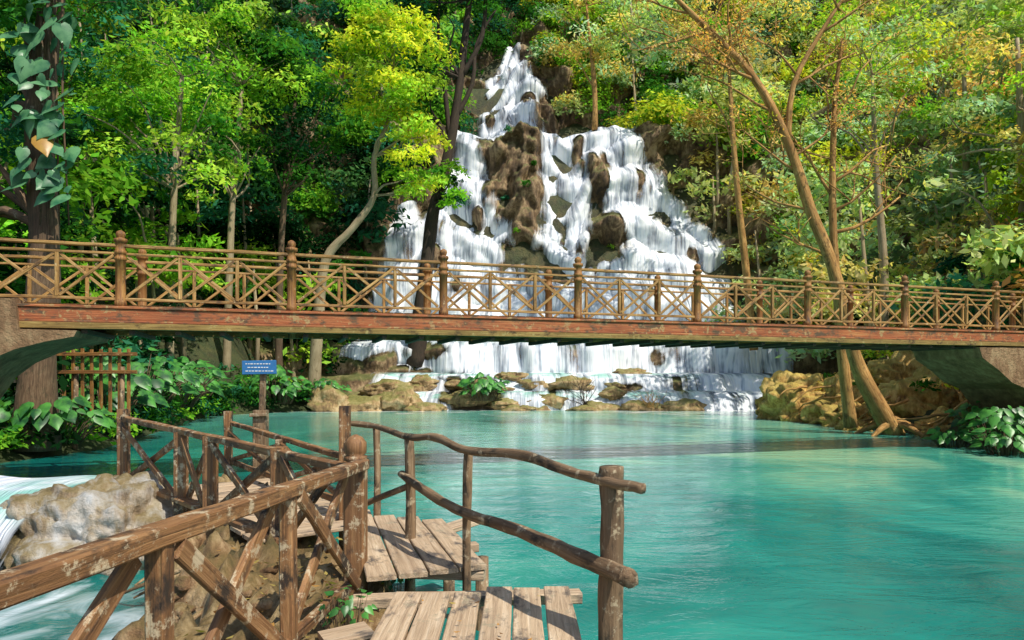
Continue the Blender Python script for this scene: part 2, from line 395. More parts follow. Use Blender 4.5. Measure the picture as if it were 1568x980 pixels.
# ---------------------------------------------------------------- jungle on the slopes
jf=FO(); jt=MB(); cnt=0
def forest(x,y,hs=None,big=1):
    z=hgt(x,y); right=x>3
    r=rng.uniform(1.3,3.3)*(1 if y>35 else .75)*big
    hh=rng.choice([.4,2.5,5,8])*rng.uniform(.6,1.2) if hs is None else hs
    if y<34: hh*=.7
    if right: cols=[MD,BR,LM,PA,PA,PG,YL,GO,BG,PA,OR]  # lighter tones here partly stand in for bright haze
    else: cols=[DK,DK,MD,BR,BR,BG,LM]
    if hh<2 and not right: cols=[DK,DK,DK,MD,BG]  # dark picks put deep shade into the low left leaf colour
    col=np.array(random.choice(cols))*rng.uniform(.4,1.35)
    if y>60: col=col*.85+np.array([.06,.10,.05])*.8  # distance haze mixed into leaf colour
    if right and y>36: col=col*.75+np.array([.2,.23,.15])*.95  # extra paling paints the hazy glow of the right slope
    sz=.145+.0031*y
    for q in range(4):
        o=rng.normal(size=3)*r*np.array([.75,.6,.5])
        rq=r*rng.uniform(.45,.75)
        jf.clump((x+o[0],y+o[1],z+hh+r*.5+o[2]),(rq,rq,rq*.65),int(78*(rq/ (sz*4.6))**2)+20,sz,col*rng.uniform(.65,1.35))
    if hh>2: 
        jt.tube([(x,y,z-.5),(x+rng.normal()*.4,y,z+hh*.5),(x+rng.normal()*.5,y,z+hh+r)],[.2,.15,.06],0,6)
while cnt<850:
    y=rng.uniform(18,108); x=rng.uniform(-.9*y-6,.9*y+6)
    xl,xr=shore(y)
    if y<46 and xl-2.5<x<xr+4: continue
    if 44<y<84 and -15+(y-44)*.25<x<24-(y-44)*.42: continue
    if y<90 and abs(x)<2.5: continue
    forest(x,y); cnt+=1
for i in range(90):
    y=rng.uniform(86,104); x=rng.uniform(-62,62); forest(x,y,rng.uniform(4,13),1.5)
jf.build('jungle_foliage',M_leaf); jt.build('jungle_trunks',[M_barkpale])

# ---------------------------------------------------------------- trees
def limb(mb,a,b,r0,r1,mi=0,sag=.15):
    a=V(a);b=V(b);L=(b-a).length
    m1=a.lerp(b,.35)+V((random.gauss(0,1),random.gauss(0,1),random.gauss(0,.6)+.9))*L*sag*.5
    m2=a.lerp(b,.7)+V((random.gauss(0,1),random.gauss(0,1),random.gauss(0,.6)+.6))*L*sag*.5
    mb.tube([a,m1,m2,b],[r0,r0*.75+r1*.25,r0*.4+r1*.6,r1],mi,7,0,None,3)
def tree(name,pts,rad,crowns,cols,bark,leaf=.16,nl=160,nlimb=.6,var=.35):
    e=empty(name); mb=MB(); fo=FO()
    mb.tube(pts,rad,0,12,.25,None,4)
    P=[V(p) for p in pts]
    for (c,R,nc,cr) in crowns:
        cs=fo.crown(c,R,nc,cr,nl,leaf,cols,var)
        for p in cs:
            if random.random()<nlimb:
                k=[q for q in P if q.z<p[2]+.5] or P
                b=min(k[len(k)//3:],key=lambda q:(q-V(p)).length)
                i=P.index(b); limb(mb,b,p,rad[i]*.4,.02)
    mb.build('trunk_and_limbs',[bark],e); fo.build('crown',M_leaf,e); return e
YB=(.6,.74,.05)
tree('leaning_tree',[(-13,44.5,.4),(-12.6,44.2,5),(-12,44,9.6),(-10.3,44,11.7),(-8.9,44,13.8),(-8.9,44,16.3),(-7.9,44,18.9),(-7.6,44,22)],
  [.45,.35,.28,.24,.2,.17,.13,.07],[((-7.9,43.2,21.6),(3.5,2.4,4.0),44,1.1),((-6.0,43.5,16),(1.9,1.8,2.6),14,.95)],[YB,YL,LM,YB,BR],M_barkpale,.17,170,.5)
e=tree('tall_dark_tree',[(-7.2,50.5,3),(-6.6,50,7),(-6.2,50,10.6),(-5.7,50,14.4),(-4.5,50,19.2),(-3.8,50,24),(-3.1,50,29.8),(-2.6,50,33)],
  [.75,.6,.5,.42,.36,.3,.2,.12],[((-4.6,49.5,31),(5,3,2.6),26,1.2),((-4.8,49,15.6),(1.8,1.4,1.6),10,.9),((-7,49.5,24),(1.6,1.5,3.4),12,1.0)],[DK,MD,MD,BG,BR],M_barkdark,.2,150,.7)
mb=MB()
for p in ([(-4.5,50,19.2),(-4.9,50,23),(-5.4,50,27),(-5.2,50,31)],[(-3.8,50,24),(-2.2,50,27),(-1.9,50,31)],[(-4.2,50,21),(-2.9,50,23.6),(-2.6,50,26.5),(-1.2,50,29)]):
    mb.tube(p,[.22,.17,.12,.07][:len(p)],0,8,.1,None,3)
mb.build('forks',[M_barkdark],e)
tree('slender_tree',[(-18.1,36,2),(-18,36,7),(-17.8,36,12),(-17.4,36,18)],[.25,.2,.17,.1],[((-18,35,15),(4,3,4.6),42,1.2)],[MD,BR,LM,BR],M_barkpale,.16,170,.5)
tree('slender_tree',[(-17.6,42,2),(-17.4,42,8),(-17.2,42,13),(-16.6,42,20)],[.25,.22,.18,.1],[((-17.4,41,20),(4.2,3,5.2),42,1.35)],[MD,BR,LM,LM,DK],M_barkpale,.18,170,.5)
tree('slender_tree',[(-15.4,45,2),(-15.3,45,8),(-15,45,14),(-14.2,45,21)],[.25,.22,.18,.1],[((-14,44,19.5),(3.0,3,5.5),32,1.3)],[DK,MD,BG,DK,BR],M_bark,.18,170,.5)
tree('slender_tree',[(-26,38,4),(-25.6,38,9),(-25,38,15),(-24.6,38,22)],[.3,.25,.2,.1],[((-24.5,37,18),(5,3,6),46,1.4)],[MD,BR,BG,LM],M_bark,.18,170,.5)
e=tree('vine_clad_tree',[(-12.6,18,.2),(-12.45,18,3),(-12.3,18,6),(-12.45,18,9),(-12.1,18,13),(-12.4,18,17)],[.55,.4,.36,.33,.3,.2],
  [((-13.2,18,13.2),(3.2,2.2,2.2),16,.9),((-14.2,19,7.6),(1.6,1.5,3.2),14,.8)],[DK,MD,BG,MD],M_bark,.12,200,.6)
def heart(mb,p,nrm,tip,s,mi):
    n=V(nrm).normalized(); t=V(tip); t=(t-n*t.dot(n)).normalized(); b=n.cross(t)
    prof=[(-.28,.0),(-.42,.22),(-.3,.42),(0,.5),(.35,.38),(.7,.16),(1,0)]
    c=V(p)
    mid=[c+t*(a*s) for a in (-.1,-.1,0,.2,.45,.75,1)]
    L=[c+t*(a*s)+b*(w*s)+n*(-.3*w*s-.12*a*a*s) for a,w in prof]; R=[c+t*(a*s)-b*(w*s)+n*(-.3*w*s-.12*a*a*s) for a,w in prof]
    mid=[m_+n*(-.12*s*((m_-c).dot(t)/s)**2) for m_ in mid]
    vs=mid+L+R; fs=[]
    for i in range(6):
        fs.append((i,i+1,7+i+1,7+i)); fs.append((i+1,i,14+i,14+i+1))
    mb.add(vs,fs,mi,True)
def simple_leaf_mat(name,c,c2):
    m,nt,out=newmat(name); g_=nt.nodes.new('ShaderNodeNewGeometry')
    n=noisen(nt,g_.outputs['Position'],2.6,4); col=ramp(nt,n,[(.38,c),(.62,c2)])
    p=N(nt,'ShaderNodeBsdfPrincipled',Roughness=.38); nt.links.new(col,p.inputs['Base Color'])
    t=N(nt,'ShaderNodeBsdfTranslucent'); nt.links.new(col,t.inputs[0])
    mx=N(nt,'ShaderNodeMixShader'); mx.inputs[0].default_value=.3
    nt.links.new(p.outputs[0],mx.inputs[1]); nt.links.new(t.outputs[0],mx.inputs[2]); nt.links.new(mx.outputs[0],out.inputs[0]); return m
L1=simple_leaf_mat('taro_leaf',(.015,.09,.025),(.11,.38,.06)); L2=simple_leaf_mat('pothos_leaf',(.03,.15,.07),(.15,.36,.16)); L3=simple_leaf_mat('yellowed_leaf',(.4,.2,.03),(.55,.34,.06))
mb=MB()
for i in range(80):
    z=random.uniform(6.4,12.2); sx=random.uniform(-.2,1.0)*(1 if i%4 else -.5)
    p=V((-12.2+sx,17.55-random.random()*.5,z))
    heart(mb,p,(random.uniform(-1.1,1.1),-1,random.uniform(-.2,1.5)),(random.uniform(-1,1),-.2,-1),random.uniform(.22,.52),0)
heart(mb,(-11.7,17.0,8.0),(.5,-1,.5),(.3,0,-1),.48,1)
for i in range(4): mb.tube([(-12.2+i*.2,17.6,12.5),(-12.0+i*.15,17.55,9),(-12.1+i*.25,17.5,6)],[.03,.03,.02],2,5)
mb.build('climbing_pothos',[L2,L3,M_bark],e)

def twigs(mb,fo,p,d,L,r,dep,cols,lf=.55):
    p=V(p); d=V(d).normalized(); pts=[p];rr=[r]; n=4
    for i in range(n):
        d=(d+V((random.gauss(0,.2),random.gauss(0,.16),random.gauss(.04,.16)))).normalized()
        pts.append(pts[-1]+d*L/n); rr.append(max(.011,r*(1-.55*(i+1)/n)))
    mb.tube(pts,rr,0,5)
    if dep==0:
        for q in pts[1:]:
            if fo and random.random()<lf: fo.clump(q,.3,8,.07,random.choice(cols),.3)
        return
    for k in range(random.choice([3,4])):
        i=random.choice([1,2,3,4]); a=V((random.gauss(0,1),random.gauss(0,.7),random.gauss(.25,.7))).normalized()
        twigs(mb,fo,pts[i],d*.8+a*.85,L*random.uniform(.5,.75),rr[i]*.65,dep-1,cols,lf)
e=empty('bare_branched_tree'); mb=MB(); fo=FO()
T=[(14.05,25,-.1),(13.1,25,1.6),(12.5,25,3),(11.75,25,6.1),(10.9,25,8.3),(10.07,25,10.8),(8.76,25,13.2),(6.6,25,15.4),(5,25,16.9)]
mb.tube(T,[.36,.29,.25,.22,.19,.16,.13,.1,.06],0,12,.25,None,4)
mb.tube([(10.1,25,10.7),(10.3,25,12.8),(11.3,25,14.7),(12.4,25,16.4)],[.13,.1,.08,.05],0,8,.1,None,3)
for p,d,L,r in [((8.9,25,13),(-.9,-.1,.4),2.8,.07),((7.4,25,14.8),(-.9,0,-.1),2.8,.06),((9.6,25,11.8),(-1,.2,.25),2.8,.06),((11.3,25,14.7),(.9,0,.3),2.8,.06),
                ((10.3,25,12.8),(.8,-.2,.4),2.8,.06),((11.0,25,8.2),(-1,0,.4),2.8,.06),((12,25,15.5),(-.5,0,.7),2,.05),((6.6,25,15.4),(-.6,0,.2),2.4,.05),((10.3,25,10.2),(1,.1,.5),2.2,.06),((8,25,14),(.2,0,1),2,.05),
                ((10.5,25,9.6),(-1,-.1,.7),2.6,.06),((9.2,25,12.4),(-.4,0,1),2.4,.05),((8.3,25,13.6),(-1,0,-.3),2.2,.05),((12,25,15.8),(1,0,.1),2.4,.05),((10.4,25,13.2),(-.7,0,.7),2.2,.05)]:
    twigs(mb,fo,p,d,L,r,2,[OR,(.8,.56,.24),GO,OR],.5)
for a,L in ((0,1.6),(1.2,1.3),(2.4,1.5),(3.6,1.4),(5,1.6)):
    mb.tube([(14,25,.5),(14+math.cos(a)*L*.5,25+math.sin(a)*L*.5,.25),(14+math.cos(a)*L,25+math.sin(a)*L,-.15)],[.2,.11,.05],0,7,.2,None,3)
mb.build('trunk_and_branches',[M_barkgold],e); fo.build('dry_leaves',M_leaf,e)
e=empty('golden_spreading_tree'); mb=MB(); fo=FO()
T=[(12.9,26,.2),(12.6,26,3),(12.3,26,6.5),(12.2,26,9.3),(12.3,26,12.7),(12.6,26,15)]
mb.tube(T,[.25,.2,.16,.13,.09,.05],0,10,.2,None,4)
for p,d,L,r in [((12.3,26,6.5),(-1,0,.5),3.2,.07),((12.2,26,7.6),(1,.1,.35),3.4,.08),((12.2,26,9),(-.9,-.1,.5),3,.07),((12.2,26,9.5),(.9,0,.5),3,.07),((12.3,26,11.5),(-.6,0,.7),2.2,.05),((12.3,26,12),(.7,0,.6),2.4,.05),((12.5,26,14),(.2,0,1),2,.04),((12.2,26,8.4),(1,-.1,.7),3,.06),((12.2,26,10.4),(-1,.1,.3),2.6,.05)]:
    twigs(mb,fo,p,d,L,r,2,[YL,GO,YL,YL],.35)
mb.build('trunk_and_branches',[M_barkgold],e); fo.build('sparse_leaves',M_leaf,e)
tree('pale_leaf_tree',[(23,30,3),(22.6,30,7),(22.4,30,12),(22.2,30,17)],[.3,.22,.17,.08],[((21.6,29.5,12.6),(3.4,2.4,4.6),34,.95)],[PA,LM,OR,PG,GO,PA],M_barkpale,.12,150,.7)  # pale crowns on this side also carry hazy glow in their leaf colour
tree('pale_leaf_tree',[(19.6,36,2),(19.6,36,8),(19.2,36,13),(19,36,18)],[.26,.2,.16,.08],[((18.6,35.5,17.4),(3.6,2.4,3.6),26,1.0)],[PA,LM,YL,PG],M_barkpale,.14,140,.7)
tree('pale_leaf_tree',[(27,40,5),(26.6,40,10),(26.6,40,16),(26.4,40,22)],[.3,.24,.18,.08],[((26,39.5,19),(5,3,5.4),40,1.2)],[PA,LM,OR,PG],M_barkpale,.15,140,.7)
tree('pale_leaf_tree',[(17,48,4),(16.4,48,10),(15.6,48,18),(15.2,48,25)],[.3,.24,.18,.08],[((14.6,48,27),(6.4,3,4),38,1.2)],[PA,PA,PG,GO],M_barkgold,.18,110,.8)
tree('pale_leaf_tree',[(8,66,26),(8,66,30),(7.6,66,34),(7.2,66,38)],[.3,.24,.18,.08],[((7.4,66,37),(4.4,3,4.4),28,1.3)],[PA,PG,LM,GO],M_barkgold,.22,100,.8)

# ---------------------------------------------------------------- rocks & shore plants
def rock(mb,c,r,seed,amp=.35,sub=4):
    import bmesh
    bm=bmesh.new(); bmesh.ops.create_icosphere(bm,subdivisions=sub,radius=1)
    vs=[]
    for v in bm.verts:
        p=v.co; n=noise.fractal(p*1.3+V((seed,seed*2,0)),.9,2.1,6)+.7*abs(noise.noise(p*2.6+V((0,seed,3))))-.25*abs(noise.noise(p*6+V((seed,0,3))))
        q=p*(1+amp*n); vs.append((c[0]+q.x*r[0],c[1]+q.y*r[1],c[2]+q.z*r[2]))
    fs=[tuple(v.index for v in f.verts) for f in bm.faces]; bm.free(); mb.add(vs,fs,0,True)
def rocks(name,lst,mat,sub=4,amp=.4):
    for i,(c,r) in enumerate(lst):
        mb=MB(); rock(mb,c,r,random.uniform(0,50),amp,sub); mb.build(name,[mat])
rocks('boulder',[((-7.2,43.3,.5),(1.2,.9,.8)),((-9.6,43,.2),(1.5,.9,.7)),((-11.4,42.5,.5),(1.2,1,1.0)),((-5,43.2,.1),(.8,.5,.35)),((-8.4,45.5,1.3),(1.6,1,.6)),
    ((6.5,44.3,1.0),(.8,.5,.4)),((2.2,44,.5),(1.1,.5,.45)),((-.6,44,.3),(1,.6,.4)),((4.6,43,.05),(1,.4,.25)),((9,43.6,.2),(.9,.5,.25)),((-3,44.2,.7),(1.6,.7,.5)),((0,47.2,2.1),(1,.5,.4)),((8.5,48.4,2.3),(1.3,.5,.4)),((-6,46.5,1.7),(.8,.5,.5)),((11,44.4,.3),(.7,.4,.4)),((5,46.6,1.3),(.7,.4,.35))],M_rock)
mb=MB()
for i in range(34):   # low travertine rim along the pool and on the first shelf
    t=random.random()
    if i<20: c_=(random.uniform(-10.5,11.5),43.3+random.uniform(-.4,.5),random.uniform(-.05,.25))
    else: c_=(random.uniform(-10.5,8),46.6+random.uniform(-.5,.6),random.uniform(1.2,1.8))
    r=random.uniform(.3,.9); rock(mb,c_,(r*1.3,r*.7,r*.5),random.uniform(0,60),.45,3)
mb.build('travertine_rim',[M_rock])
rocks('bank_boulder',[((15.6,31,.6),(1.7,1.4,1.5)),((14.5,33.5,.5),(1.5,1.4,1.3)),((16.6,27.6,.6),(1.6,1.4,1.5)),((14.6,29,.2),(1.1,.9,.8)),((15.6,24.6,.1),(.9,.8,.7)),((17.6,30.5,1.7),(2.2,1.6,1.3)),((15,36,.5),(2,1.3,1.4)),((19.6,27,1.6),(2.4,1.8,1.5)),((13.6,27.2,0),(.6,.5,.4)),((17.4,24,.7),(1.4,1.2,1.2)),((14.2,31,0),(.8,.6,.6)),((16.4,22.4,.2),(.8,.7,.8)),((13.4,34.5,.1),(.8,.6,.8))],M_gold_rock,5,.5)
mb=MB(); rock(mb,(-4.75,7.9,.1),(1.0,.8,.78),12,.34,6); mb.build('streamside_boulder',[M_pale])
def veil(name,cols_):
    vs=[];fcs=[];f_=[];k=len(cols_);n=len(cols_[0])
    for j in range(n):
        for i in range(k):
            x,y,z=cols_[i][j]; t=i/(k-1); e=min(1,t/.2,(1-t)/.2)
            vs.append((x,y-.05*math.sin(t*14+j*.2),z+.02*math.sin(t*9))); fcs.append((i*.55,j*.6,e*1.4))
    for j in range(n-1):
        for i in range(k-1): f_.append((j*k+i,j*k+i+1,(j+1)*k+i+1,(j+1)*k+i))
    me=bpy.data.meshes.new(name); me.from_pydata(vs,[],f_)
    a=me.attributes.new('fc','FLOAT_VECTOR','POINT'); a.data.foreach_set('vector',np.array(fcs,dtype=np.float32).ravel())
    me.materials.append(M_fall); me.polygons.foreach_set('use_smooth',[True]*len(f_)); return link(bpy.data.objects.new(name,me))
veil('small_cascade',[[(-8.0+i*.17+.12*k_/6*math.sin(i),y-.02*i,z) for k_,(y,z) in enumerate([(9.2,.80),(8.6,.82),(8.15,.78),(7.8,.66),(7.5,.45),(7.3,.2),(7.1,-.04)])] for i in range(19)])
mb=MB(); rock(mb,(-7.0,9.3,-.1),(1.9,1.05,.72),31,.2,5); mb.build('ledge_rock',[M_pale])

mb=MB(); xs2=np.arange(-5.6,-.15,.05); ys2=np.arange(.5,9.6,.05); vs=[]
for y in ys2:
    for x in xs2:
        cl=np.interp(y,[0,3,5,7,9.5],[-1.25,-1.35,-1.6,-2.6,-4.1]); hw=np.interp(y,[0,3,5,7,9.5],[.45,.6,1.0,1.15,.9])
        d=abs(x-cl)/hw; z=.58-.95*sst(.5,1.25,d+.4*noise.noise((x*1.4,y*1.4,0)))
        z+=.3*noise.fractal((x*2.2,y*2.2,1),.8,2,6)-.06+.16*abs(noise.noise((x*5,y*5,2)))-.1*abs(noise.noise((x*11,y*11,2)))
        vs.append((x,y,min(z,.645+.03*noise.noise((x*9,y*9,4))) if x>-1.9 else z))
n=len(xs2); fs=[(j*n+i,j*n+i+1,(j+1)*n+i+1,(j+1)*n+i) for j in range(len(ys2)-1) for i in range(n-1)]
mb.add(vs,fs,0,True)
for i in range(34):
    y=random.uniform(2.8,7.5); x=np.interp(y,[0,3,5,7,9.5],[-1.2,-1.3,-1.5,-2.6,-4.0])+random.uniform(-.4,.3); a=random.uniform(2.2,4.6)
    p=[V((x,y,.6))]
    for k in range(5): a+=random.gauss(0,.4); p.append(p[-1]+V((math.cos(a)*.24,math.sin(a)*.24,-.1)))
    mb.tube(p,[.04,.036,.03,.024,.018,.01],0,7,.2,None,3)
for i in range(26):
    y=random.uniform(3,7.6); x=np.interp(y,[0,3,5,7,9.5],[-1.25,-1.4,-1.9,-2.8,-4.1])+random.uniform(-.6,.15); r=random.uniform(.06,.2)
    rock(mb,(x,y,.45),(r,r,r*.8),random.uniform(0,50),.4,3)
mb.build('muddy_bank',[M_mud])
lt=FO()
for i in range(420):
    y=rng.uniform(1.8,7.5); x=np.interp(y,[0,3,5,7,9.5],[-1.2,-1.3,-1.5,-2.2,-3.6])+rng.normal()*.35
    lt.leaves(np.array([[x,y,.665]]),np.array([[rng.normal()*.25,rng.normal()*.25,1]]),np.array([rng.uniform(.015,.04)]),np.array([random.choice([OR,GO,(.25,.12,.04),(.2,.2,.04)])])*.7)
for i in range(28):
    lt.leaves(np.array([[rng.uniform(-.6,.3),rng.uniform(3,4.3),.742]]),np.array([[rng.normal()*.1,rng.normal()*.1,1]]),np.array([rng.uniform(.012,.03)]),np.array([random.choice([OR,GO,(.25,.12,.04)])])*.7)
lt.build('leaf_litter',M_leaf)

def bigplant(name,c,n,R,s,h=.8):
    mb=MB(); c=V(c)
    for i in range(n):
        a=random.uniform(0,6.28); rr=R*math.sqrt(random.random()); hh=h*random.uniform(.4,1.1)*(1.1-.4*rr/R)
        p=c+V((math.cos(a)*rr,math.sin(a)*rr,hh)); b=c+V((math.cos(a)*rr*.5,math.sin(a)*rr*.5,-.1))
        mb.tube([b,b.lerp(p,.5)+V((0,0,.1*h)),p],[.02*s/.4,.015*s/.4,.01*s/.4],1,5)
        heart(mb,p,(math.cos(a)*.5+random.gauss(0,.3),math.sin(a)*.5-.45,.8),(math.cos(a),math.sin(a),-.55),s*random.uniform(.5,1.15),0)
    return mb.build(name,[L1,M_bark])
for c_,n_,R_,s_,h_ in [((-13.4,22.5,.7),80,1.8,.46,1.8),((-15,27,.9),100,2.6,.5,2.2),((-16,31.5,.8),100,2.6,.5,2.2),((-17.2,35,.8),90,2.6,.5,2.2),((-14.4,41.5,.6),90,2.2,.5,1.9),((-11.9,43.4,.7),60,1.6,.42,1.3),
    ((-1.8,43.6,.7),110,1.5,.46,1.6),((-12.6,18.6,.4),70,1.6,.36,1.2)]:
    bigplant('taro_plant',c_,n_,R_,s_,h_)
for c_,n_,R_,s_,h_ in [((14.2,19.8,.25),90,1.0,.28,1.0),((15.0,21.6,.35),70,1.1,.28,1.0),((13.3,18.4,.05),70,.8,.26,.75),((13.3,20.6,.05),50,.7,.24,.6),((15.2,18.6,.4),60,1.2,.3,1.1)]:
    bigplant('taro_plant',c_,n_,R_,s_,h_)
bigplant('waterside_seedling',(-1.0,4.15,.55),50,.2,.045,.26); bigplant('waterside_seedling',(-.85,5.0,.55),26,.12,.035,.16)
sh=FO()
for i in range(280):
    y=rng.uniform(16,44); side=rng.random()<.62
    xl,xr=shore(y)
    if side: x=xl-rng.uniform(-.2,4.5); col=random.choice([DK,DK,MD,MD,BG,BR])  # left shrubs weighted to dark leaves, painting in the bank's shadow
    else: x=xr+rng.uniform(.9,5.5); col=random.choice([YL,GO,OR,LM,MD,GO])
    r=rng.uniform(.4,1.1) if side else rng.uniform(.25,.7); z=max(.1,hgt(x,y)); zz=z+(.3 if side else .9)
    sh.clump((x,y,zz),(r,r,r*.7),int(190*r*r)+30,.09+.001*y,np.array(col)*rng.uniform(.6,1.3))
sh.build('shore_shrubs',M_leaf)
mb=MB()
for i in range(40):
    y=random.uniform(22,34); x=shore(y)[1]+random.uniform(-.2,2.5); a=random.uniform(2.4,4.6)
    p=[V((x,y,random.uniform(.8,1.8)))]
    for k in range(4): a+=random.gauss(0,.5); p.append(p[-1]+V((math.cos(a)*.45,math.sin(a)*.45,random.uniform(-.45,.02))))
    mb.tube(p,[.07,.06,.05,.035,.02],0,6,.2,None,2)
mb.build('exposed_roots',[M_barkgold])
e=MB()
for i in range(9): twigs(e,None,(4.6+random.gauss(0,.1),43,.3),(random.gauss(0,.6),random.gauss(0,.3),1),1.5,.03,1,[OR])
e.build('dead_shrub',[M_barkdark])
e=MB()
for i in range(9): twigs(e,None,(8.7+random.gauss(0,.1),42.6,.2),(random.gauss(0,.7),random.gauss(0,.3),1),.9,.025,1,[OR])
e.build('dead_shrub',[M_barkgold])

# ---------------------------------------------------------------- footbridge
A=V((-9.15,12.2,0)); D=V((24.0,7.6,0)); PN=V((-.302,.953,0)); WD=1.9
def B(t,z,o=0): return A+D*t+PN*o+V((0,0,z))
mb=MB()
ts=[-.295,-.171,-.047,.076,.197,.320,.444,.568,.697,.8235,.956,1.085,1.21]
def bpost(t,o):
    prof=[(2.98,.085),(3.42,.085),(3.44,.105),(3.52,.105),(3.54,.088),(4.28,.088),(4.29,.105),(4.34,.105),(4.35,.09),(4.40,.09),(4.41,.105),(4.46,.105),(4.47,.088),(4.62,.088),(4.63,.115),(4.69,.115),(4.70,.06),(4.72,.07),(4.77,.085),(4.82,.07),(4.85,.02)]
    mb.tube([B(t,z,o) for z,r in prof],[r for z,r in prof],0,12)
for o in (0,WD):
    for t in ts: bpost(t,o)
    for t0,t1 in zip(ts[:-1],ts[1:]):
        g_=.0045
        mb.beam(B(t0+g_*.5,4.56,o),B(t1-g_*.5,4.56,o),.11,.055,1,wear=.15)
        mb.beam(B(t0+g_*.5,4.41,o),B(t1-g_*.5,4.41,o),.05,.045,1,wear=.15)
        mb.beam(B(t0+g_*.5,3.56,o),B(t1-g_*.5,3.56,o),.05,.055,1,wear=.15)
        for k in range(3):
            ta=t0+(t1-t0)*k/3; tb=t0+(t1-t0)*(k+1)/3
            if k: mb.beam(B(ta,3.59,o),B(ta,4.385,o),.07,.065,1,D.normalized())
            a_=ta+(.0045 if k==0 else .0017); b_=tb-(.0045 if k==2 else .0017)
            j1,j2=random.uniform(-.02,.02),random.uniform(-.02,.02)
            mb.beam(B(a_,3.6+abs(j1),o-.018),B(b_,4.38-abs(j2),o-.018),.032,.055,1,V((0,0,1)))
            mb.beam(B(a_,4.38-abs(j2),o+.018),B(b_,3.6+abs(j1),o+.018),.032,.055,1,V((0,0,1)))
for o in (-.05,WD+.05):
    mb.beam(B(-.3,3.395,o),B(1.22,3.395,o),.20,.05,2)
    mb.beam(B(-.3,3.26,o),B(1.22,3.26,o),.14,.215,2)
    mb.beam(B(-.3,3.128,o),B(1.22,3.128,o),.20,.045,2)
    mb.beam(B(-.3,3.045,o-.03 if o<0 else o+.03),B(1.22,3.045,o-.03 if o<0 else o+.03),.15,.115,4)
t=-.29
while t<1.21:
    mb.beam(B(t,3.445,.08),B(t,3.445,WD-.08),.19,.04,1,(0,0,1)); t+=.0083
t=-.29
while t<1.21:
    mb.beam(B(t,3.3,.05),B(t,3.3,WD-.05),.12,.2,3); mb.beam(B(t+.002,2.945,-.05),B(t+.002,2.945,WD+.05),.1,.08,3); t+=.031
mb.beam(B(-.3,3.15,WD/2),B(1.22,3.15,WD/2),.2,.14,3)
mb.build('wooden_footbridge',[M_rust,M_gold,M_beam,M_dark,M_low])
def abut(name,poly,o0,o1):
    k=len(poly); m=MB(); vs=[B(t,z,o0) for t,z in poly]+[B(t,z,o1) for t,z in poly]
    fs=[tuple(range(k)),tuple(range(2*k-1,k-1,-1))]+[(i+k,(i+1)%k+k,(i+1)%k,i) for i in range(k)]
    m.add(vs,fs); return m.build(name,[M_conc])
abut('bridge_abutment',[(-.35,3.5),(.012,3.5),(.014,2.96),(.05,2.95),(.048,2.84),(.03,2.74),(.012,2.6),(-.004,2.4),(-.018,2.1),(-.03,1.6),(-.04,.9),(-.045,-.6),(-.35,-.6)],-.22,WD+.2)
abut('bridge_abutment',[(.925,2.95),(1.3,2.95),(1.3,-.6),(1.04,-.6),(1.03,1.0),(1.0,1.75),(.975,1.95),(.955,2.3),(.93,2.65)],-.12,WD+.15)

mb=MB()
for i in range(8): mb.beam((-12.6+i*.26,19.2,1.0),(-12.6+i*.26,19.2,2.9+random.uniform(-.1,.1)),.09,.05,0)
mb.beam((-12.9,19.1,2.75),(-10.5,19.1,2.75),.07,.1,0); mb.beam((-12.9,19.1,2.25),(-10.5,19.1,2.25),.07,.1,0)
for x in (-12.3,-11,): mb.tube([(x,19.2,-.5),(x+.05,19.2,2.4)],[.07,.06],1,8)
mb.build('wooden_fence',[M_rust,M_log])

# ---------------------------------------------------------------- foreground railings
mb=MB()
R0=V((-1.44,.8,1.56)); R1=V((-1.08,4.95,1.47))
def RP(t,z=None):
    p=R0.lerp(R1,t)
    if z is not None: p=V((p.x,p.y,z))
    return p
mb.beam(RP(0),RP(1),.10,.075,0,wear=.12)
tp=[.12,.41,.685,.965]
for t_ in tp[:-1]: mb.beam(RP(t_,.3),RP(t_,1.49),.075,.085,0,(0,1,0),wear=.12)
mb.beam(RP(.02,.72),RP(.96,.68),.05,.07,0,wear=.12)
for t0,t1 in zip([-.15]+tp[:-1],tp):
    mb.beam(RP(t0+.015,.66)+V((-.04,0,0)),RP(t1-.02,1.46)+V((-.04,0,0)),.035,.085,0,wear=.12)
    mb.beam(RP(t0+.015,1.46)+V((.035,0,0)),RP(t1-.02,.66)+V((.035,0,0)),.035,.085,0,wear=.12)
cp=(-1.15,5.02)
prof=[(1.44,.06),(1.48,.06),(1.49,.085),(1.52,.085),(1.53,.065),(1.55,.08),(1.62,.08),(1.66,.05),(1.68,.01)]
mb.beam((cp[0],cp[1],.2),(cp[0],cp[1],1.44),.15,.15,0,(0,1,0),.012)
mb.tube([(cp[0],cp[1],z) for z,r in prof],[r for z,r in prof],0,14)
mb.build('wooden_railing',[M_rail])
mb=MB(); Q0=V((-1.22,5.08,1.42)); Q1=V((-5.15,9.05,1.56))
def QP(t,z=None,o=0):
    p=Q0.lerp(Q1,t); p=p+V((.71,.70,0))*o
    if z is not None: p=V((p.x,p.y,z))
    return p
mb.beam(QP(.0),QP(1.03),.09,.065,0,wear=.15); mb.beam(QP(.18,.72),QP(1.02,.78),.16,.05,0,wear=.12)
qp=[.2,.47,.62,1.0]
for t_ in qp: mb.beam(QP(t_,.2),QP(t_,1.5 if t_<1 else 1.68),.12,.12,0,(0,1,0),wear=.1)
for t0,t1 in zip([0.02]+qp[:-1],qp):
    mb.beam(QP(t0+.02,.78,-.03),QP(t1-.02,1.42,-.03),.04,.08,0,wear=.12); mb.beam(QP(t0+.02,1.42,.04),QP(t1-.02,.78,.04),.04,.08,0,wear=.12)
mb.build('wooden_railing',[M_rail])
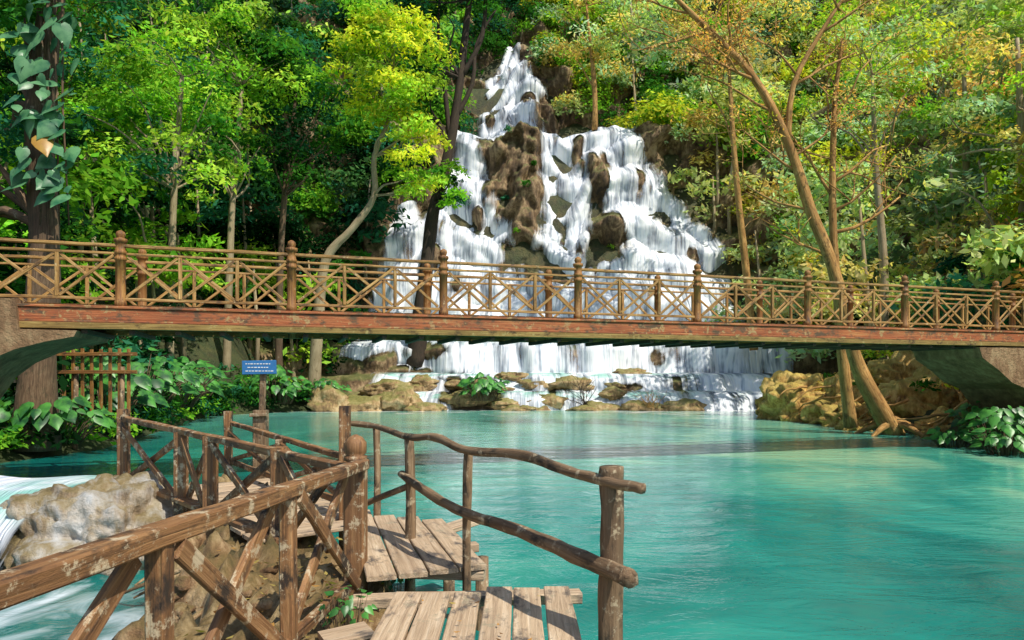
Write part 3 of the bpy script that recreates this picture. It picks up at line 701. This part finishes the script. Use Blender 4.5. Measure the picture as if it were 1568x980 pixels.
mb=MB(); a_=V((-1.64,6.7,0)); b_=V((-4.2,10.1,0))
for t_,h_ in ((0,1.82),(.45,1.35),(1,1.6)):
    p=a_.lerp(b_,t_); mb.beam(p+V((0,0,.1)),p+V((0,0,h_)),.1,.1,0,(0,1,0),wear=.1)
mb.beam(a_+V((.06,.0,1.3)),b_+V((.06,0,1.42)),.07,.06,0,wear=.12); mb.beam(a_+V((.06,0,.85)),b_+V((.06,0,.85)),.07,.06,0,wear=.12)
for t0,t1 in ((0,.45),(.45,1)):
    p=a_.lerp(b_,t0);q=a_.lerp(b_,t1); mb.beam(p+V((0,0,.88)),q+V((0,0,1.3)),.04,.06,0); mb.beam(p+V((.05,0,1.3)),q+V((.05,0,.88)),.04,.06,0)
mb.build('wooden_railing',[M_rail])
mb=MB()
mb.tube([(.535,3.66,.1),(.53,3.67,.8),(.54,3.68,1.3),(.535,3.68,1.62)],[.068,.066,.062,.063],0,14,.2,None,6)
mb.tube([(-.32,4.9,.2),(-.325,4.9,1),(-.31,4.88,1.6)],[.034,.032,.033],0,10,.2,None,5)
mb.tube([(-.87,5.8,.2),(-.86,5.8,1),(-.875,5.8,1.6)],[.045,.042,.042],0,10,.2,None,5)
mb.tube([(-1.35,6.8,.0),(-1.34,6.8,1),(-1.35,6.8,1.6)],[.04,.036,.036],0,10,.2,None,5)
mb.tube([(-1.74,6.95,1.64),(-1.35,6.72,1.62),(-.88,5.74,1.6),(-.6,5.35,1.63),(-.33,4.83,1.585),(.05,4.4,1.60),(.32,3.95,1.56),(.52,3.62,1.545),(.66,3.44,1.54)],[.026,.028,.027,.032,.029,.033,.032,.03,.027],0,12,.28,None,6)
mb.tube([(-.95,5.86,1.27),(-.6,5.3,1.17),(-.33,4.83,1.14),(.05,4.35,1.12),(.35,3.85,1.10),(.56,3.5,1.09),(.585,3.42,1.09)],[.034,.037,.037,.042,.044,.05,.05],0,12,.25,None,6)
mb.tube([(-1.5,6.3,.86),(-1.2,6.1,1.02),(-.9,5.86,1.16)],[.028,.028,.028],0,10,.2,None,4)
mb.build('log_railing',[M_log])
mb=MB(); w=.17
for i in range(6):
    x=-.66+i*.18; dz=random.uniform(-.01,.012); e_=random.uniform(-.06,.07)+ (.28*(i/5))
    mb.beam((x+random.uniform(-.012,.012),.6,.70+dz),(x+.01*i+random.uniform(-.01,.01),4.32+e_,.70+dz*1.5),w,.035,0,None,.006,wear=.05)
mb.beam((-1.05,4.50,.62),(.47,4.68,.60),.13,.07,0,wear=.15); mb.beam((-.85,3.3,.63),(.45,3.35,.63),.12,.08,0); mb.beam((-.85,2.2,.63),(.45,2.25,.63),.12,.08,0)
d=V((-.62,2.15,0)); s_=V((.96,.28,0)).normalized()
for i in range(4):
    o=V((-1.0,4.66,.715))+s_*(.11+i*.215)
    mb.beam(o+V((0,.0+.02*i,random.uniform(-.006,.01))),o+d*(1.06-.1*i+random.uniform(-.05,.05)),.205,.035,0,None,.006,wear=.06)
mb.beam((-1.25,5.5,.65),(-.3,5.85,.65),.12,.07,0); mb.beam((-1.1,5.1,.655),(-.2,5.0,.655),.11,.07,0); mb.beam((-1.6,6.6,.65),(-.55,6.35,.65),.12,.07,0)
mb.beam((-.85,6.1,.66),(-.35,6.5,.74),.2,.05,0,wear=.15)
for i in range(9):
    p=V((-1.75,6.4,.69))+V((-.27,.36,0))*i*.9; mb.beam(p+V((-.55,-.45,0)),p+V((.42,.32,0)),.33,.035,0,wear=.06)
for i in range(4):
    mb.beam((-1.12+i*.03,2.8+i*.30,.675),(-.80,2.9+i*.31,.685),.2,.035,0,wear=.1)
for p in ((.3,4.6),(-.6,4.6),(.3,3.3),(.3,2.2),(-.25,5.7),(-.6,6.5)): mb.tube([(p[0],p[1],-.9),(p[0],p[1],.6)],[.06,.055],1,9)
for i in range(6):
    for yy in (2.22,3.32):
        for q in (-.05,.05): mb.tube([(-.66+i*.18+q,yy,.70),(-.66+i*.18+q,yy,.7235)],[.006,.006],1,6)
mb.build('plank_walkway',[M_plank,M_log])
mb=MB()
mb.beam((-3.68,10,-.2),(-3.68,10,1.62),.19,.15,0,(0,1,0)); mb.beam((-3.66,10,1.62),(-3.64,10,2.16),.085,.06,0,(0,1,0)); mb.beam((-3.8,9.9,1.55),(-3.56,9.9,1.56),.06,.05,0)
mb.beam((-3.92,9.93,2.24),(-3.43,9.93,2.25),.03,.2,1)
for k,(u0,u1) in enumerate([(-3.87,-3.5),(-3.84,-3.55),(-3.87,-3.48)]):
    x=u0
    while x<u1:
        q=random.uniform(.015,.04); mb.beam((x,9.912,2.295-k*.052),(x+q,9.912,2.296-k*.052),.004,.014,2); x+=q+.014
mb.build('signpost',[M_log,M_blue,M_white])

# ---------------------------------------------------------------- light, sky, camera
SUN=V((.42,-.42,.80)).normalized()
w=bpy.data.worlds.new('World'); S.world=w; w.use_nodes=True; nt=w.node_tree
sk=nt.nodes.new('ShaderNodeTexSky'); sk.sky_type='NISHITA'; sk.sun_disc=False
sk.sun_elevation=math.asin(SUN.z); sk.sun_rotation=math.atan2(SUN.x,SUN.y)
bg=nt.nodes['Background']; nt.links.new(sk.outputs[0],bg.inputs[0]); bg.inputs[1].default_value=.15
ld=bpy.data.lights.new('sun','SUN'); ld.energy=5; ld.angle=math.radians(.5); ld.color=(1,.93,.80)
so=bpy.data.objects.new('sun',ld); so.rotation_euler=SUN.to_track_quat('Z','Y').to_euler(); link(so)
cd=bpy.data.cameras.new('camera'); cd.sensor_width=36; cd.lens=24; cd.shift_y=.056; cd.clip_end=900; cd.clip_start=.05
co=bpy.data.objects.new('camera',cd); co.location=(0,0,2.1); co.rotation_euler=(math.radians(90),0,0); link(co); S.camera=co
S.view_settings.view_transform='Standard'; S.view_settings.look='None'; S.view_settings.exposure=0
